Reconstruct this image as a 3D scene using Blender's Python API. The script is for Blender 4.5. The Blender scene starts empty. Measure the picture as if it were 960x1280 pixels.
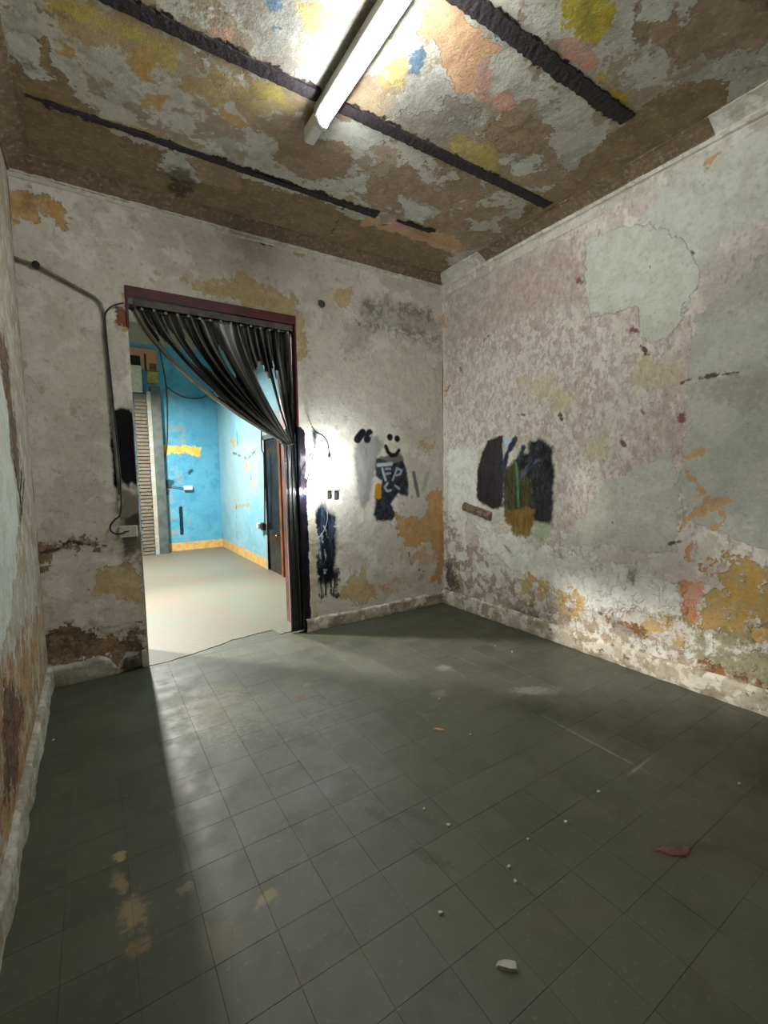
import bpy, math, random
import numpy as np
from mathutils import Vector, Matrix
random.seed(7)
rng = np.random.default_rng(11)
SC = bpy.context.scene
COL = SC.collection

# ------------------------------------------------------------------ camera
F_PX, YAW, PITCH, ROLL, EYE = 565.395, 0.571759, -0.083917, -0.017383, 1.5
def _axes():
    fw = np.array([math.sin(YAW)*math.cos(PITCH), math.cos(YAW)*math.cos(PITCH), math.sin(PITCH)])
    r = np.cross(fw, [0, 0, 1.0]); r /= np.linalg.norm(r); u = np.cross(r, fw)
    c, s = math.cos(ROLL), math.sin(ROLL)
    return fw, c*r+s*u, -s*r+c*u
FW, RT, UP = _axes()
cam = bpy.data.cameras.new('camera'); cam_o = bpy.data.objects.new('camera', cam); COL.objects.link(cam_o)
cam.sensor_fit = 'VERTICAL'; cam.sensor_height = 32; cam.lens = F_PX/1280*32
cam.clip_start = 0.02
M = Matrix([[RT[i], UP[i], -FW[i], (0, 0, EYE)[i]] for i in range(3)] + [[0, 0, 0, 1]])
cam_o.matrix_world = M
SC.camera = cam_o

# ------------------------------------------------------------------ world, exposure
w = bpy.data.worlds.new('world'); SC.world = w; w.use_nodes = True
w.node_tree.nodes['Background'].inputs[0].default_value = (0.5, 0.55, 0.6, 1)
w.node_tree.nodes['Background'].inputs[1].default_value = 0.02
SC.view_settings.view_transform = 'Standard'; SC.view_settings.look = 'None'
SC.view_settings.gamma = 1; SC.view_settings.use_curve_mapping = False
SC.view_settings.exposure = 0.52
TUBE_STRENGTH = 95.0      # fluorescent tube of this room
BULB_STRENGTH = 400.0     # bare bulb by the doorway
BULB2_STRENGTH = 350.0
NEXT_P = 300.0            # ceiling lamp of the blue room, in line with the doorway
NEXT_Q = 2300.0            # second lamp of the blue room, off to the left

# ------------------------------------------------------------------ measures
D, XL, XR, ZC = 3.977, -0.344, 3.37, 3.61
YF = -1.3                 # wall behind the camera
DL, DR, DT = 0.298, 1.632, 2.93
Y2, Y3, X2L, X2R, Z2 = 4.42, 10.0, -4.2, 2.30, 4.45

def ray(u, v): return FW + (u-480)/F_PX*RT - (v-640)/F_PX*UP
def onY(y):
    def f(u, v): d = ray(u, v); t = y/d[1]; return (t*d[0], t*d[2]+EYE)
    return f
def onX(x):
    def f(u, v): d = ray(u, v); t = x/d[0]; return (t*d[1], t*d[2]+EYE)
    return f
def onZ(z):
    def f(u, v): d = ray(u, v); t = (z-EYE)/d[2]; return (t*d[0], t*d[1])
    return f
def lin(c):
    if isinstance(c, str): c = [int(c[i:i+2], 16) for i in (0, 2, 4)]
    o = []
    for v in c:
        v = v/255.0; o.append(v/12.92 if v <= 0.04045 else ((v+0.055)/1.055)**2.4)
    return (o[0], o[1], o[2], 1)

# ------------------------------------------------------------------ object helpers
def link(name, me, mat=None, parent=None):
    o = bpy.data.objects.new(name, me); COL.objects.link(o)
    if mat is not None and me is not None and not me.materials: me.materials.append(mat)
    if parent is not None: o.parent = parent
    return o
def tag(o, label=None, cat=None, group=None, kind=None):
    if label: o['label'] = label
    if cat: o['category'] = cat
    if group: o['group'] = group
    if kind: o['kind'] = kind
    return o
def empty(name, loc=(0, 0, 0)):
    o = bpy.data.objects.new(name, None); COL.objects.link(o); o.location = loc; o.empty_display_size = .05
    return o
class MB:
    def __init__(s): s.v = []; s.f = []
    def add(s, v, f):
        n = len(s.v); s.v += [tuple(map(float, q)) for q in v]; s.f += [tuple(i+n for i in q) for q in f]; return s
    def box(s, lo, hi, b=0.0):
        x0, y0, z0 = lo; x1, y1, z1 = hi
        if b <= 0:
            return s.add([(x, y, z) for z in (z0, z1) for y in (y0, y1) for x in (x0, x1)],
                         [(0, 2, 3, 1), (4, 5, 7, 6), (0, 1, 5, 4), (2, 6, 7, 3), (0, 4, 6, 2), (1, 3, 7, 5)])
        V = []; idx = {}
        lo = (x0, y0, z0); hi = (x1, y1, z1)
        for sx in (0, 1):
            for sy in (0, 1):
                for sz in (0, 1):
                    for a in range(3):
                        p = []
                        for k, sg in enumerate((sx, sy, sz)):
                            e = hi[k] if sg else lo[k]
                            if k != a: e += -b if sg else b
                            p.append(e)
                        idx[(sx, sy, sz, a)] = len(V); V.append(p)
        Fs = []
        for a in range(3):
            o1, o2 = [k for k in range(3) if k != a]
            for sg in (0, 1):
                q = []
                for (p1, p2) in ((0, 0), (1, 0), (1, 1), (0, 1)):
                    t = [0, 0, 0]; t[a] = sg; t[o1] = p1; t[o2] = p2; q.append(idx[(*t, a)])
                flip = (sg == 0) != (a == 1)
                Fs.append(q[::-1] if flip else q)
        for a in range(3):
            o1, o2 = [k for k in range(3) if k != a]
            for p1 in (0, 1):
                for p2 in (0, 1):
                    def key(ea, ax):
                        t = [0, 0, 0]; t[a] = ea; t[o1] = p1; t[o2] = p2; return idx[(*t, ax)]
                    Fs.append([key(0, o1), key(1, o1), key(1, o2), key(0, o2)])
        for sx in (0, 1):
            for sy in (0, 1):
                for sz in (0, 1): Fs.append([idx[(sx, sy, sz, a)] for a in range(3)])
        return s.add(V, Fs)
    def tube(s, pts, r, n=8, cap=True):
        pts = [Vector(p) for p in pts]; m = len(pts)
        rr = r if isinstance(r, (list, tuple)) else [r]*m
        V = []; prev = None
        for i, p in enumerate(pts):
            t = (pts[min(i+1, m-1)]-pts[max(i-1, 0)]).normalized()
            if prev is None:
                a = Vector((0, 0, 1)) if abs(t.z) < .9 else Vector((1, 0, 0)); u = t.cross(a).normalized()
            else: u = (prev-t*prev.dot(t)).normalized()
            prev = u; v = t.cross(u)
            for k in range(n):
                an = 2*math.pi*k/n; V.append(p+(u*math.cos(an)+v*math.sin(an))*rr[i])
        Fs = [(i*n+k, i*n+(k+1) % n, (i+1)*n+(k+1) % n, (i+1)*n+k) for i in range(m-1) for k in range(n)]
        if cap: Fs += [tuple(range(n))[::-1], tuple((m-1)*n+k for k in range(n))]
        return s.add(V, Fs)
    def mesh(s, name, smooth=False):
        me = bpy.data.meshes.new(name); me.from_pydata(s.v, [], s.f); me.validate(); me.update()
        import bmesh
        bm = bmesh.new(); bm.from_mesh(me); bmesh.ops.recalc_face_normals(bm, faces=bm.faces); bm.to_mesh(me); bm.free()
        if smooth: me.polygons.foreach_set('use_smooth', [True]*len(me.polygons))
        return me
    def build(s, name, mat, parent=None, smooth=False): return link(name, s.mesh(name, smooth), mat, parent)
def smoothpath(pts, k=6):
    P = [Vector(p) for p in pts]; out = []
    for i in range(len(P)-1):
        a = P[max(i-1, 0)]; b = P[i]; c = P[i+1]; d = P[min(i+2, len(P)-1)]
        for j in range(k):
            t = j/k; out.append(0.5*((2*b)+(c-a)*t+(2*a-5*b+4*c-d)*t*t+(3*b-a-3*c+d)*t**3))
    out.append(P[-1]); return out

# ------------------------------------------------------------------ numpy noise and distance fields
def vnoise(S, T, sc, seed):
    g = np.random.default_rng(seed).random((64, 64))
    x = S*sc+seed*3.7; y = T*sc+seed*1.3
    xi = np.floor(x).astype(int); yi = np.floor(y).astype(int); fx = x-xi; fy = y-yi
    fx = fx*fx*(3-2*fx); fy = fy*fy*(3-2*fy)
    a = g[xi % 64, yi % 64]; b = g[(xi+1) % 64, yi % 64]; c = g[xi % 64, (yi+1) % 64]; d = g[(xi+1) % 64, (yi+1) % 64]
    return (a*(1-fx)+b*fx)*(1-fy)+(c*(1-fx)+d*fx)*fy-0.5
def poly_sdf(S, T, poly):          # positive inside
    P = np.array(poly); best = np.full(S.shape, 9.0); ins = np.zeros(S.shape, bool)
    n = len(P)
    for i in range(n):
        a = P[i]; b = P[(i+1) % n]; ab = b-a; L = max(ab@ab, 1e-9)
        t = np.clip(((S-a[0])*ab[0]+(T-a[1])*ab[1])/L, 0, 1)
        best = np.minimum(best, np.hypot(S-a[0]-t*ab[0], T-a[1]-t*ab[1]))
        if a[1] != b[1]:
            c = (T > min(a[1], b[1])) & (T <= max(a[1], b[1]))
            ins ^= c & (S < a[0]+(T-a[1])*(b[0]-a[0])/(b[1]-a[1]))
    return np.where(ins, best, -best)
def line_sdf(S, T, pts, r):
    P = np.array(pts); best = np.full(S.shape, 9.0)
    for i in range(len(P)-1):
        a = P[i]; b = P[i+1]; ab = b-a; L = max(ab@ab, 1e-9)
        t = np.clip(((S-a[0])*ab[0]+(T-a[1])*ab[1])/L, 0, 1)
        best = np.minimum(best, np.hypot(S-a[0]-t*ab[0], T-a[1]-t*ab[1]))
    if len(P) == 1: best = np.hypot(S-P[0][0], T-P[0][1])
    return r-best
def field(S, T, lay, pj):
    out = np.full(S.shape, -0.3)
    for p in lay.get('p', []):
        out = np.maximum(out, poly_sdf(S, T, [pj(*q) for q in p]))
    for p in lay.get('w', []):                      # polygons in metres
        out = np.maximum(out, poly_sdf(S, T, p))
    for r, pts in lay.get('l', []):                 # strokes, radius in metres
        out = np.maximum(out, line_sdf(S, T, [pj(*q) for q in pts], r))
    return np.clip(out, -0.3, 0.3)

# ------------------------------------------------------------------ node helpers
class NT:
    def __init__(s, name):
        s.m = bpy.data.materials.new(name); s.m.use_nodes = True; s.t = s.m.node_tree
        s.b = s.t.nodes['Principled BSDF']; s.out = s.t.nodes['Material Output']
    def n(s, typ, **kw):
        nd = s.t.nodes.new(typ)
        for k, v in kw.items(): setattr(nd, k, v)
        return nd
    def put(s, sock, v):
        if isinstance(v, bpy.types.NodeSocket): s.t.links.new(v, sock)
        else: sock.default_value = v
    def math(s, op, a, b=0.0, c=None, clamp=False):
        nd = s.n('ShaderNodeMath', operation=op, use_clamp=clamp); s.put(nd.inputs[0], a); s.put(nd.inputs[1], b)
        if c is not None: s.put(nd.inputs[2], c)
        return nd.outputs[0]
    def mix(s, f, a, b, bt='MIX'):
        nd = s.n('ShaderNodeMix', data_type='RGBA', blend_type=bt)
        s.put(nd.inputs[0], f); s.put(nd.inputs[6], a); s.put(nd.inputs[7], b); return nd.outputs[2]
    def fmix(s, f, a, b):
        nd = s.n('ShaderNodeMix', data_type='FLOAT'); s.put(nd.inputs[0], f); s.put(nd.inputs[2], a); s.put(nd.inputs[3], b); return nd.outputs[0]
    def ramp(s, v, lo, hi, a=0.0, b=1.0):
        nd = s.n('ShaderNodeMapRange', interpolation_type='SMOOTHSTEP')
        s.put(nd.inputs[0], v); s.put(nd.inputs[1], lo); s.put(nd.inputs[2], hi); s.put(nd.inputs[3], a); s.put(nd.inputs[4], b); return nd.outputs[0]
    def pos(s): return s.n('ShaderNodeNewGeometry').outputs['Position']
    def noise(s, vec, scale, detail=4, rough=.55, dist=0.0, sc=None):
        if sc is not None:
            mp = s.n('ShaderNodeMapping'); s.put(mp.inputs[0], vec); mp.inputs[3].default_value = sc; vec = mp.outputs[0]
        nd = s.n('ShaderNodeTexNoise'); s.put(nd.inputs['Vector'], vec); nd.inputs['Scale'].default_value = scale
        nd.inputs['Detail'].default_value = detail; nd.inputs['Roughness'].default_value = rough; nd.inputs['Distortion'].default_value = dist
        return nd.outputs[0]
    def attr(s, name): return s.n('ShaderNodeAttribute', attribute_name=name).outputs['Fac']
    def bump(s, h, dist=.01, strength=1.0):
        nd = s.n('ShaderNodeBump'); s.put(nd.inputs['Height'], h); nd.inputs['Distance'].default_value = dist
        nd.inputs['Strength'].default_value = strength; s.t.links.new(nd.outputs[0], s.b.inputs['Normal'])
def plain(name, c, rough=.6, c2=None, scale=20, metal=0.0, bump=0.0, spec=.5, bscale=None):
    k = NT(name); P = k.pos()
    col = lin(c)
    if c2 is not None: col = k.mix(k.ramp(k.noise(P, scale, 5), .38, .62), lin(c), lin(c2))
    k.put(k.b.inputs['Base Color'], col); k.b.inputs['Roughness'].default_value = rough
    k.b.inputs['Metallic'].default_value = metal; k.b.inputs['Specular IOR Level'].default_value = spec
    if bump: k.bump(k.noise(P, bscale or scale*2, 6), bump)
    return k.m
def glow(name, c, strength):
    k = NT(name); k.put(k.b.inputs['Base Color'], (0.8, .8, .8, 1))
    k.put(k.b.inputs['Emission Color'], lin(c)); k.b.inputs['Emission Strength'].default_value = strength
    return k.m

def layered(name, base, layers, rough=.8, fine=1.0):
    """base: list of (colour, noise scale, lo, hi) mixed in turn; layers: painted patches with ragged edges."""
    k = NT(name); P = k.pos()
    nA = k.noise(P, 7, 6, .62); nB = k.noise(P, 32, 6, .65); nC = k.noise(P, 1.7, 4, .6, .4); nD = k.noise(P, 110, 3, .6)
    col = lin(base[0][0])
    for i, (c, sc, lo, hi, *st) in enumerate(base[1:]):
        mp = k.n('ShaderNodeMapping'); k.put(mp.inputs[0], P); mp.inputs[1].default_value = (i*3.1, i*1.7, i*2.3)
        if st: mp.inputs[3].default_value = st[0]
        col = k.mix(k.ramp(k.noise(mp.outputs[0], sc, 6, .62), lo, hi), col, lin(c))
    edge = k.math('ADD', k.math('MULTIPLY', k.math('SUBTRACT', nA, .5), .75), k.math('MULTIPLY', k.math('SUBTRACT', nB, .5), .35))
    H = k.math('ADD', k.math('MULTIPLY', nB, .55), k.math('MULTIPLY', nA, .9))
    H = k.math('ADD', H, k.math('MULTIPLY', nD, .18)); rg = rough
    def mottle(col):      # fine mottling of the old lime wash: stays with the wall
        col = k.mix(k.math('MULTIPLY', k.ramp(nB, .52, .72), .30*fine), col, lin((92, 84, 70)))
        return k.mix(k.math('MULTIPLY', k.ramp(nB, .48, .30), .22*fine), col, lin((226, 222, 206)))
    done = False
    for i, L in enumerate(layers):
        if L.get('top') and not done: col = mottle(col); done = True
        a = k.attr('L%d' % i)
        v = k.math('MULTIPLY_ADD', edge, L.get('amp', .15), a)
        sft = L.get('soft', .004)
        f = k.ramp(v, -sft, sft)
        if 'brk' in L:
            sc, lo, hi = L['brk'][:3]; mp = k.n('ShaderNodeMapping'); k.put(mp.inputs[0], P); mp.inputs[1].default_value = (i*1.9, i*.7, i*2.9)
            if len(L['brk']) > 3: mp.inputs[3].default_value = L['brk'][3]
            f = k.math('MULTIPLY', f, k.ramp(k.noise(mp.outputs[0], sc, 6, .65), lo, hi))
        fh = f
        if 'op' in L: f = k.math('MULTIPLY', f, L['op'])
        c = lin(L['c'])
        if 'c2' in L:
            mp = k.n('ShaderNodeMapping'); k.put(mp.inputs[0], P); mp.inputs[1].default_value = (i*.9, i*2.7, i*.4)
            mp.inputs[3].default_value = L.get('cs', (1, 1, 1))
            c = k.mix(k.ramp(k.noise(mp.outputs[0], L.get('c2s', 9), 6, .62), L.get('c2lo', .42), L.get('c2hi', .58)), c, lin(L['c2']))
        col = k.mix(f, col, c)
        if L.get('h', 0): H = k.math('MULTIPLY_ADD', fh, L['h'], H)
        if 'rough' in L: rg = k.fmix(f, rg, L['rough'])
    if not done: col = mottle(col)
    k.put(k.b.inputs['Base Color'], col); k.put(k.b.inputs['Roughness'], rg)
    k.b.inputs['Specular IOR Level'].default_value = .15
    k.bump(H, .009, .9)
    return k.m

def grid_surface(name, P3, sA, tA, res, pj, layers, mat, hole=None, amp=1.0, seed=3, parent=None, kind='structure', flip=False):
    """P3(S,T,d)->xyz; sA, tA break points so that edges fall on grid lines."""
    def axis(br):
        out = [br[0]]
        for a, b in zip(br[:-1], br[1:]):
            m = max(1, int(round((b-a)/res))); out += list(np.linspace(a, b, m+1)[1:])
        return np.array(out)
    s = axis(sA); t = axis(tA); S, T = np.meshgrid(s, t, indexing='ij')
    d = amp*(.010*vnoise(S, T, 1.3, seed)+.006*vnoise(S, T, 5, seed+1)+.003*vnoise(S, T, 18, seed+2))
    fl = []
    for L in layers:
        f = field(S, T, L, pj); fl.append(f)
        if 'depth' in L:
            e = f+L.get('amp', .15)*.4*vnoise(S, T, 8, seed+5)
            d = d-L['depth']/(1+np.exp(-np.clip(e/.008, -30, 30)))
    if hole is not None:      # flat where it meets the opening
        a0, a1, b0, b1 = hole
        q = np.maximum(np.maximum(a0-S, S-a1), np.maximum(b0-T, T-b1))
        d = d*np.clip(q/.03, 0, 1)
    X, Y, Z = P3(S, T, d)
    co = np.stack([X, Y, Z], -1).reshape(-1, 3)
    ns, nt = S.shape; I = np.arange(ns*nt).reshape(ns, nt)
    q = np.stack([I[:-1, :-1], I[1:, :-1], I[1:, 1:], I[:-1, 1:]], -1)
    if hole is not None:
        cs = (s[:-1]+s[1:])/2; ct = (t[:-1]+t[1:])/2; CS, CT = np.meshgrid(cs, ct, indexing='ij')
        q = q[~((CS > a0) & (CS < a1) & (CT > b0) & (CT < b1))]
    q = q.reshape(-1, 4)
    if flip: q = q[:, ::-1]
    me = bpy.data.meshes.new(name); me.vertices.add(len(co)); me.vertices.foreach_set('co', co.ravel())
    me.loops.add(q.size); me.loops.foreach_set('vertex_index', q.ravel().astype(np.int32))
    me.polygons.add(len(q)); me.polygons.foreach_set('loop_start', np.arange(0, q.size, 4, dtype=np.int32))
    me.update(calc_edges=True); me.polygons.foreach_set('use_smooth', np.ones(len(q), bool))
    for i, f in enumerate(fl):
        at = me.attributes.new('L%d' % i, 'FLOAT', 'POINT'); at.data.foreach_set('value', f.ravel().astype(np.float32))
    o = link(name, me, mat, parent)
    if kind: o['kind'] = kind
    return o

# ------------------------------------------------------------------ paint and plaster layers, traced on each surface
CEIL = [
 dict(c='877757', c2='7a6a4e', amp=.35, h=-.5, p=[   # bare khaki render along the back cornice
   [(-60,60),(10,75),(60,40),(75,95),(100,120),(140,165),(250,205),(330,232),(400,250),(450,275),(505,282),(540,300),(580,330),(610,345),(560,420),(-60,330)],
   [(895,95),(905,130),(880,170),(760,250),(690,300),(600,350),(640,300),(655,262),(690,235),(770,160),(820,118),(850,104)]]),
 dict(c='97876c', c2='8b7a61', amp=.35, h=-.5, brk=(3.2,.47,.485), p=[
   [(300,60),(560,120),(700,190),(720,240),(640,330),(540,300),(330,170),(220,60)],
   [(790,-60),(960,-60),(990,60),(940,60),(860,80),(800,60)]]),
 dict(c='968366', c2='8a7a60', amp=.3, h=-.4, p=[
   [(605,165),(640,135),(660,145),(690,160),(688,185),(660,193),(625,190)],
   [(345,172),(400,178),(440,200),(430,225),(375,222),(345,200)],
   [(460,215),(500,228),(495,250),(462,240)],[(550,232),(600,222),(605,246),(565,252)],
   [(810,-10),(850,30),(900,60),(850,85),(830,60),(800,40),(790,0)],
   [(240,190),(300,205),(300,240),(240,225)]]),
 dict(c='8a8880', c2='7e7d77', amp=.3, soft=.05, op=.7, p=[[(290,0),(330,-60),(470,-60),(440,60),(400,130),(330,90)],
   [(500,100),(550,90),(600,130),(590,175),(540,190),(490,150)]]),
 dict(c='a58f62', c2='95845c', amp=.45, soft=.02, op=.85, p=[   # ochre stains
   [(60,0),(130,5),(200,25),(240,60),(215,75),(190,60),(192,100),(175,105),(160,70),(110,60),(60,60)],
   [(225,95),(290,90),(350,105),(370,145),(330,140),(280,130),(235,110)]]),
 dict(c='b08c50', amp=.4, soft=.01, op=.8, p=[[(160,60),(190,62),(192,105),(175,100)],[(65,50),(100,55),(92,75),(68,72)],[(183,120),(205,122),(200,135),(180,132)],
   [(278,138),(302,138),(300,156),(280,155)],[(128,150),(200,166),(195,176),(130,160)]]),
 dict(c='b0a257', c2='a09255', amp=.4, soft=.02, op=.8, p=[
   [(70,-20),(110,5),(150,25),(200,45),(240,75),(215,85),(180,48),(120,32),(60,5)],
   [(305,100),(350,108),(355,125),(315,122)],[(375,5),(425,10),(430,32),(385,35)],
   [(482,68),(505,70),(500,110),(482,112)],[(575,170),(620,185),(620,210),(590,208),(560,185)]]),
 dict(c='b3a03a', c2='968a42', amp=.4, soft=.006, p=[[(700,-30),(765,-20),(762,25),(738,58),(725,45),(705,30)],[(733,60),(790,130),(785,145),(760,110),(728,75)]]),
 dict(c='bf9c78', c2='b8906e', amp=.4, soft=.004, h=-.4, p=[
   [(535,0),(575,-10),(590,25),(605,45),(625,60),(605,90),(590,112),(570,115),(552,95),(540,60),(520,40)],
   [(500,273),(520,288),(560,292),(585,305),(580,318),(540,308),(505,296),(470,285)],[(590,318),(612,310),(608,322),(592,328)],[(455,270),(478,272),(475,285),(452,283)]]),
 dict(c='bf9480', c2='ad9080', amp=.35, soft=.01, p=[[(596,80),(615,70),(612,120),(598,125)],[(617,117),(640,118),(638,135),(620,132)],[(485,268),(508,276),(505,288),(484,284)],
   [(266,35),(288,38),(284,46),(265,42)],[(705,50),(735,60),(755,95),(740,90),(700,65)]]),
 dict(c='bebeb3', c2='b0b0a6', amp=.4, h=.6, p=[   # limewash still holding
   [(8,35),(35,40),(60,95),(40,98),(20,70)],[(200,190),(240,200),(252,228),(225,225),(205,210)],
   [(395,145),(470,150),(480,175),(455,190),(420,180),(395,165)],[(422,222),(462,215),(458,240),(428,236)],
   [(630,200),(675,195),(678,212),(645,225)],[(805,-10),(830,-5),(828,22),(800,20)],[(560,322),(590,318),(590,330),(562,332)],
   [(500,245),(540,265),(530,282),(505,270)]]),
 dict(c='5c7280', amp=.3, soft=.004, p=[[(336,0),(352,2),(350,14),(338,10)],[(343,30),(352,32),(350,40),(343,38)],[(515,70),(535,62),(530,88),(518,90)],[(612,40),(625,38),(622,48)]]),
 dict(c='33291f', c2='463828', amp=.3, soft=.035, op=.8, p=[[(212,212),(240,210),(246,240),(222,246),(208,235)],[(215,205),(235,212),(228,222)],[(28,72),(36,76),(37,82),(30,78)],[(940,-10),(970,-10),(970,15),(945,18)],
   [(8,185),(25,190),(22,225),(8,220)]]),
 dict(c='3a3029', amp=.06, soft=.003, l=[(.006,[(430,258),(424,272),(411,298)])]),
 dict(c='2e2622', amp=.2, soft=.006, l=[(.034,[(150,0),(400,116)]),(.032,[(400,116),(678,254)]),(.028,[(60,130),(200,176),(468,266)]),(.02,[(510,277),(540,288)]),(.042,[(590,0),(775,145)])]),
]
BACK = [
 dict(c='9a9688', c2='817d70', amp=.4, soft=.06, op=.55, cs=(1,1,.35), p=[[(455,372),(505,378),(548,400),(550,420),(500,412),(452,404)],[(432,402),(465,407),(455,440),(435,440)]]),
 dict(c='55524b', amp=.4, soft=.05, op=.6, brk=(18,.40,.55), p=[[(445,401),(500,408),(548,420),(548,434),(500,418),(450,408)],[(455,378),(490,380),(490,396),(458,394)],[(500,380),(540,388),(540,402),(500,396)]]),
 dict(c='cdc8b6', c2='c3bdae', amp=.25, soft=.02, h=.5, p=[[(450,448),(485,435),(530,442),(547,475),(547,525),(400,522),(380,480),(420,455)]]),
 dict(c='b39d70', c2='bba97c', amp=.45, soft=.008, h=-.5, op=.9, p=[   # ochre underlayer round the doorway
   [(232,352),(285,348),(296,335),(318,352),(366,372),(380,400),(384,440),(373,450),(366,402),(300,378),(240,366)],
   [(418,362),(442,358),(440,384),(424,386)],[(118,712),(170,705),(183,745),(178,760),(140,748),(118,738)],[(160,690),(180,688),(180,720),(168,716)],
   [(425,745),(435,720),(455,715),(470,745),(440,760)],[(478,728),(486,726),(485,736),(478,736)],[(368,315),(382,312),(380,320),(370,322)],
   [(505,533),(512,538),(511,548),(503,540)],[(525,556),(543,553),(541,562),(533,567)]]),
 dict(c='c8a273', c2='bd945f', amp=.4, soft=.005, h=-.6, depth=.004, p=[
   [(-20,230),(8,236),(40,238),(75,255),(84,268),(76,279),(55,270),(48,278),(5,278),(-20,280)],
   [(150,372),(157,366),(158,410),(152,400)],
   [(492,642),(510,647),(533,645),(535,618),(545,610),(553,612),(556,700),(553,735),(542,722),(548,700),(540,680),(532,676),(520,684),(507,682),(497,670)]]),
 dict(c='c09a6c', amp=.4, soft=.01, op=.6, brk=(6,.5,.53), p=[[(498,660),(540,650),(556,700),(553,738),(520,735),(430,750),(430,735),(500,725)]]),
 dict(c='7b6a4f', c2='64543f', amp=.5, soft=.008, h=-.8, depth=.010, p=[   # plaster lost low on the left
   [(50,800),(75,792),(112,790),(120,800),(170,800),(176,815),(150,818),(110,822),(62,835),(48,840)]]),
 dict(c='836d4e', c2='958057', amp=.5, soft=.008, h=-.6, depth=.006, brk=(7,.44,.48), p=[[(48,790),(110,783),(180,790),(184,832),(60,850)],
   [(55,690),(85,683),(130,680),(135,688),(60,700),(48,720),(44,710)],[(48,685),(70,685),(55,720),(46,718)]]),
 dict(c='86705a', amp=.3, soft=.01, op=.8, l=[(.012,[(48,690),(75,686),(90,677),(110,680),(135,683)]),(.008,[(120,683),(122,692)])]),
 dict(c='3b342c', amp=.15, soft=.003, op=.8, l=[(.004,[(45,692),(70,687),(88,677),(112,681)]),(.004,[(60,836),(110,828),(150,818)]),(.004,[(510,685),(514,705),(530,715)]),(.003,[(0,330),(20,500),(40,690)]),(.003,[(310,296),(330,305),(410,322),(430,330)])]),
 dict(c='5c574c', amp=.5, soft=.09, op=.6, p=[[(130,690),(180,680),(184,710),(150,700)],[(150,800),(186,790),(186,835),(150,835)],[(40,240),(50,245),(46,262),(36,260)]]),
 dict(top=1, c='8a8984', c2='7b7a76', amp=.10, soft=.03, op=.92, cs=(1,1,.3), p=[[(445,552),(471,545),(480,556),(471,574),(466,607),(462,626),(454,635),(447,623),(444,574)]]),
 dict(c='23252c', c2='3a3d45', c2s=16, amp=.11, soft=.02, rough=.35, p=[[(469,572),(503,570),(510,596),(510,622),(498,617),(490,630),(494,640),(491,651),(471,651),(467,642),(469,623),(474,615),(477,601),(470,595)]]),
 dict(c='6b6864', amp=.03, soft=.01, op=.95, l=[(.022,[(517,591),(523,620)])], p=[[(474,572),(500,566),(505,575),(490,580)]]),
 dict(c='a3a19a', amp=.03, soft=.015, op=.8, l=[(.026,[(534,592),(529,612)])]),
 dict(c='b0801c', amp=.08, soft=.006, p=[[(469,606),(473,603),(477,606),(477,622),(473,625),(468,622)]]),
 dict(c='131316', c2='1d1d22', amp=.02, soft=.010, rough=.4, l=[(.042,[(447,549),(453.5,541)]),(.040,[(459,549),(462,541)]),(.036,[(487.5,546.4),(487.6,546.6)]),(.034,[(496.5,548.3),(496.6,548.6)]),
   (.022,[(482.5,558),(485,565),(489.5,569),(495,568.5),(498.5,563)])]),
 dict(c='b4bec2', amp=.02, soft=.012, op=.9, l=[(.018,[(473,581.5),(489,580)]),(.013,[(478,586),(482,600)]),(.009,[(482,586),(488,586)]),(.008,[(483,592),(488,591.5)]),
   (.010,[(496,586),(491,600)]),(.010,[(496,585.5),(502,588),(500,593),(495,594)]),(.011,[(484.5,604),(481,609),(484,614),(488.5,613)]),(.010,[(494,607),(499,611)]),(.008,[(466,543),(463,545)])]),
 dict(c='0b0b0d', c2='121215', amp=.08, soft=.012, rough=.7, p=[   # black spray each side of the doorway
   [(138,515),(150,509),(163,512),(172,530),(182,606),(176,612),(165,602),(160,606),(150,598),(147,612),(142,608)],
   [(157,648),(178,640),(180,656),(157,657)]]),
 dict(c='4a463e', amp=.4, soft=.05, op=.75, p=[[(148,614),(182,612),(184,690),(160,690),(145,640)]]),
 dict(c='1c2029', c2='445060', c2s=18, cs=(1.5,1,.2), c2lo=.5, c2hi=.66, amp=.12, soft=.03, rough=.3, p=[[(393,640),(402,628),(412,640),(420,645),(421,675),(419,722),(408,732),(398,728),(393,700)],[(390,537),(397,540),(396,562),(391,563)]]),
 dict(c='101014', amp=.5, soft=.02, op=.9, brk=(30,.42,.5,(1.5,1,.15)), p=[[(395,700),(420,700),(420,745),(396,745)]]),
 dict(c='c5d0d6', amp=.1, soft=.006, op=.7, l=[(.004,[(398,672),(400,695),(406,716)]),(.004,[(402,668),(406,690),(408,712)]),(.004,[(404,655),(410,672)]),(.005,[(396,668),(397,700)]),(.009,[(417,658),(425,657)])]),
 dict(c='13141c', c2='241a20', amp=.08, soft=.004, rough=.3, w=[[(1.625,0),(1.70,0),(1.70,1.15),(1.70,1.9),(1.66,1.95),(1.63,1.93)]]),
 dict(c='c8bda8', c2='b5a78e', amp=.2, soft=.006, w=[[(1.712,.0),(1.775,0),(1.765,1.95),(1.72,1.95)]]),
 dict(c='050505', amp=.01, soft=.003, depth=.04, l=[(.034,[(403,378.5),(403.5,379)])], p=[[(411,614),(416,614),(416,624),(411,624)],[(419.5,614),(425,614),(425,625),(419.5,625)]]),
 dict(c='6d3a2c', amp=.3, soft=.01, op=.8, w=[[(.23,2.78),(.298,2.8),(.298,2.66),(.25,2.66)]]),
]
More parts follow.
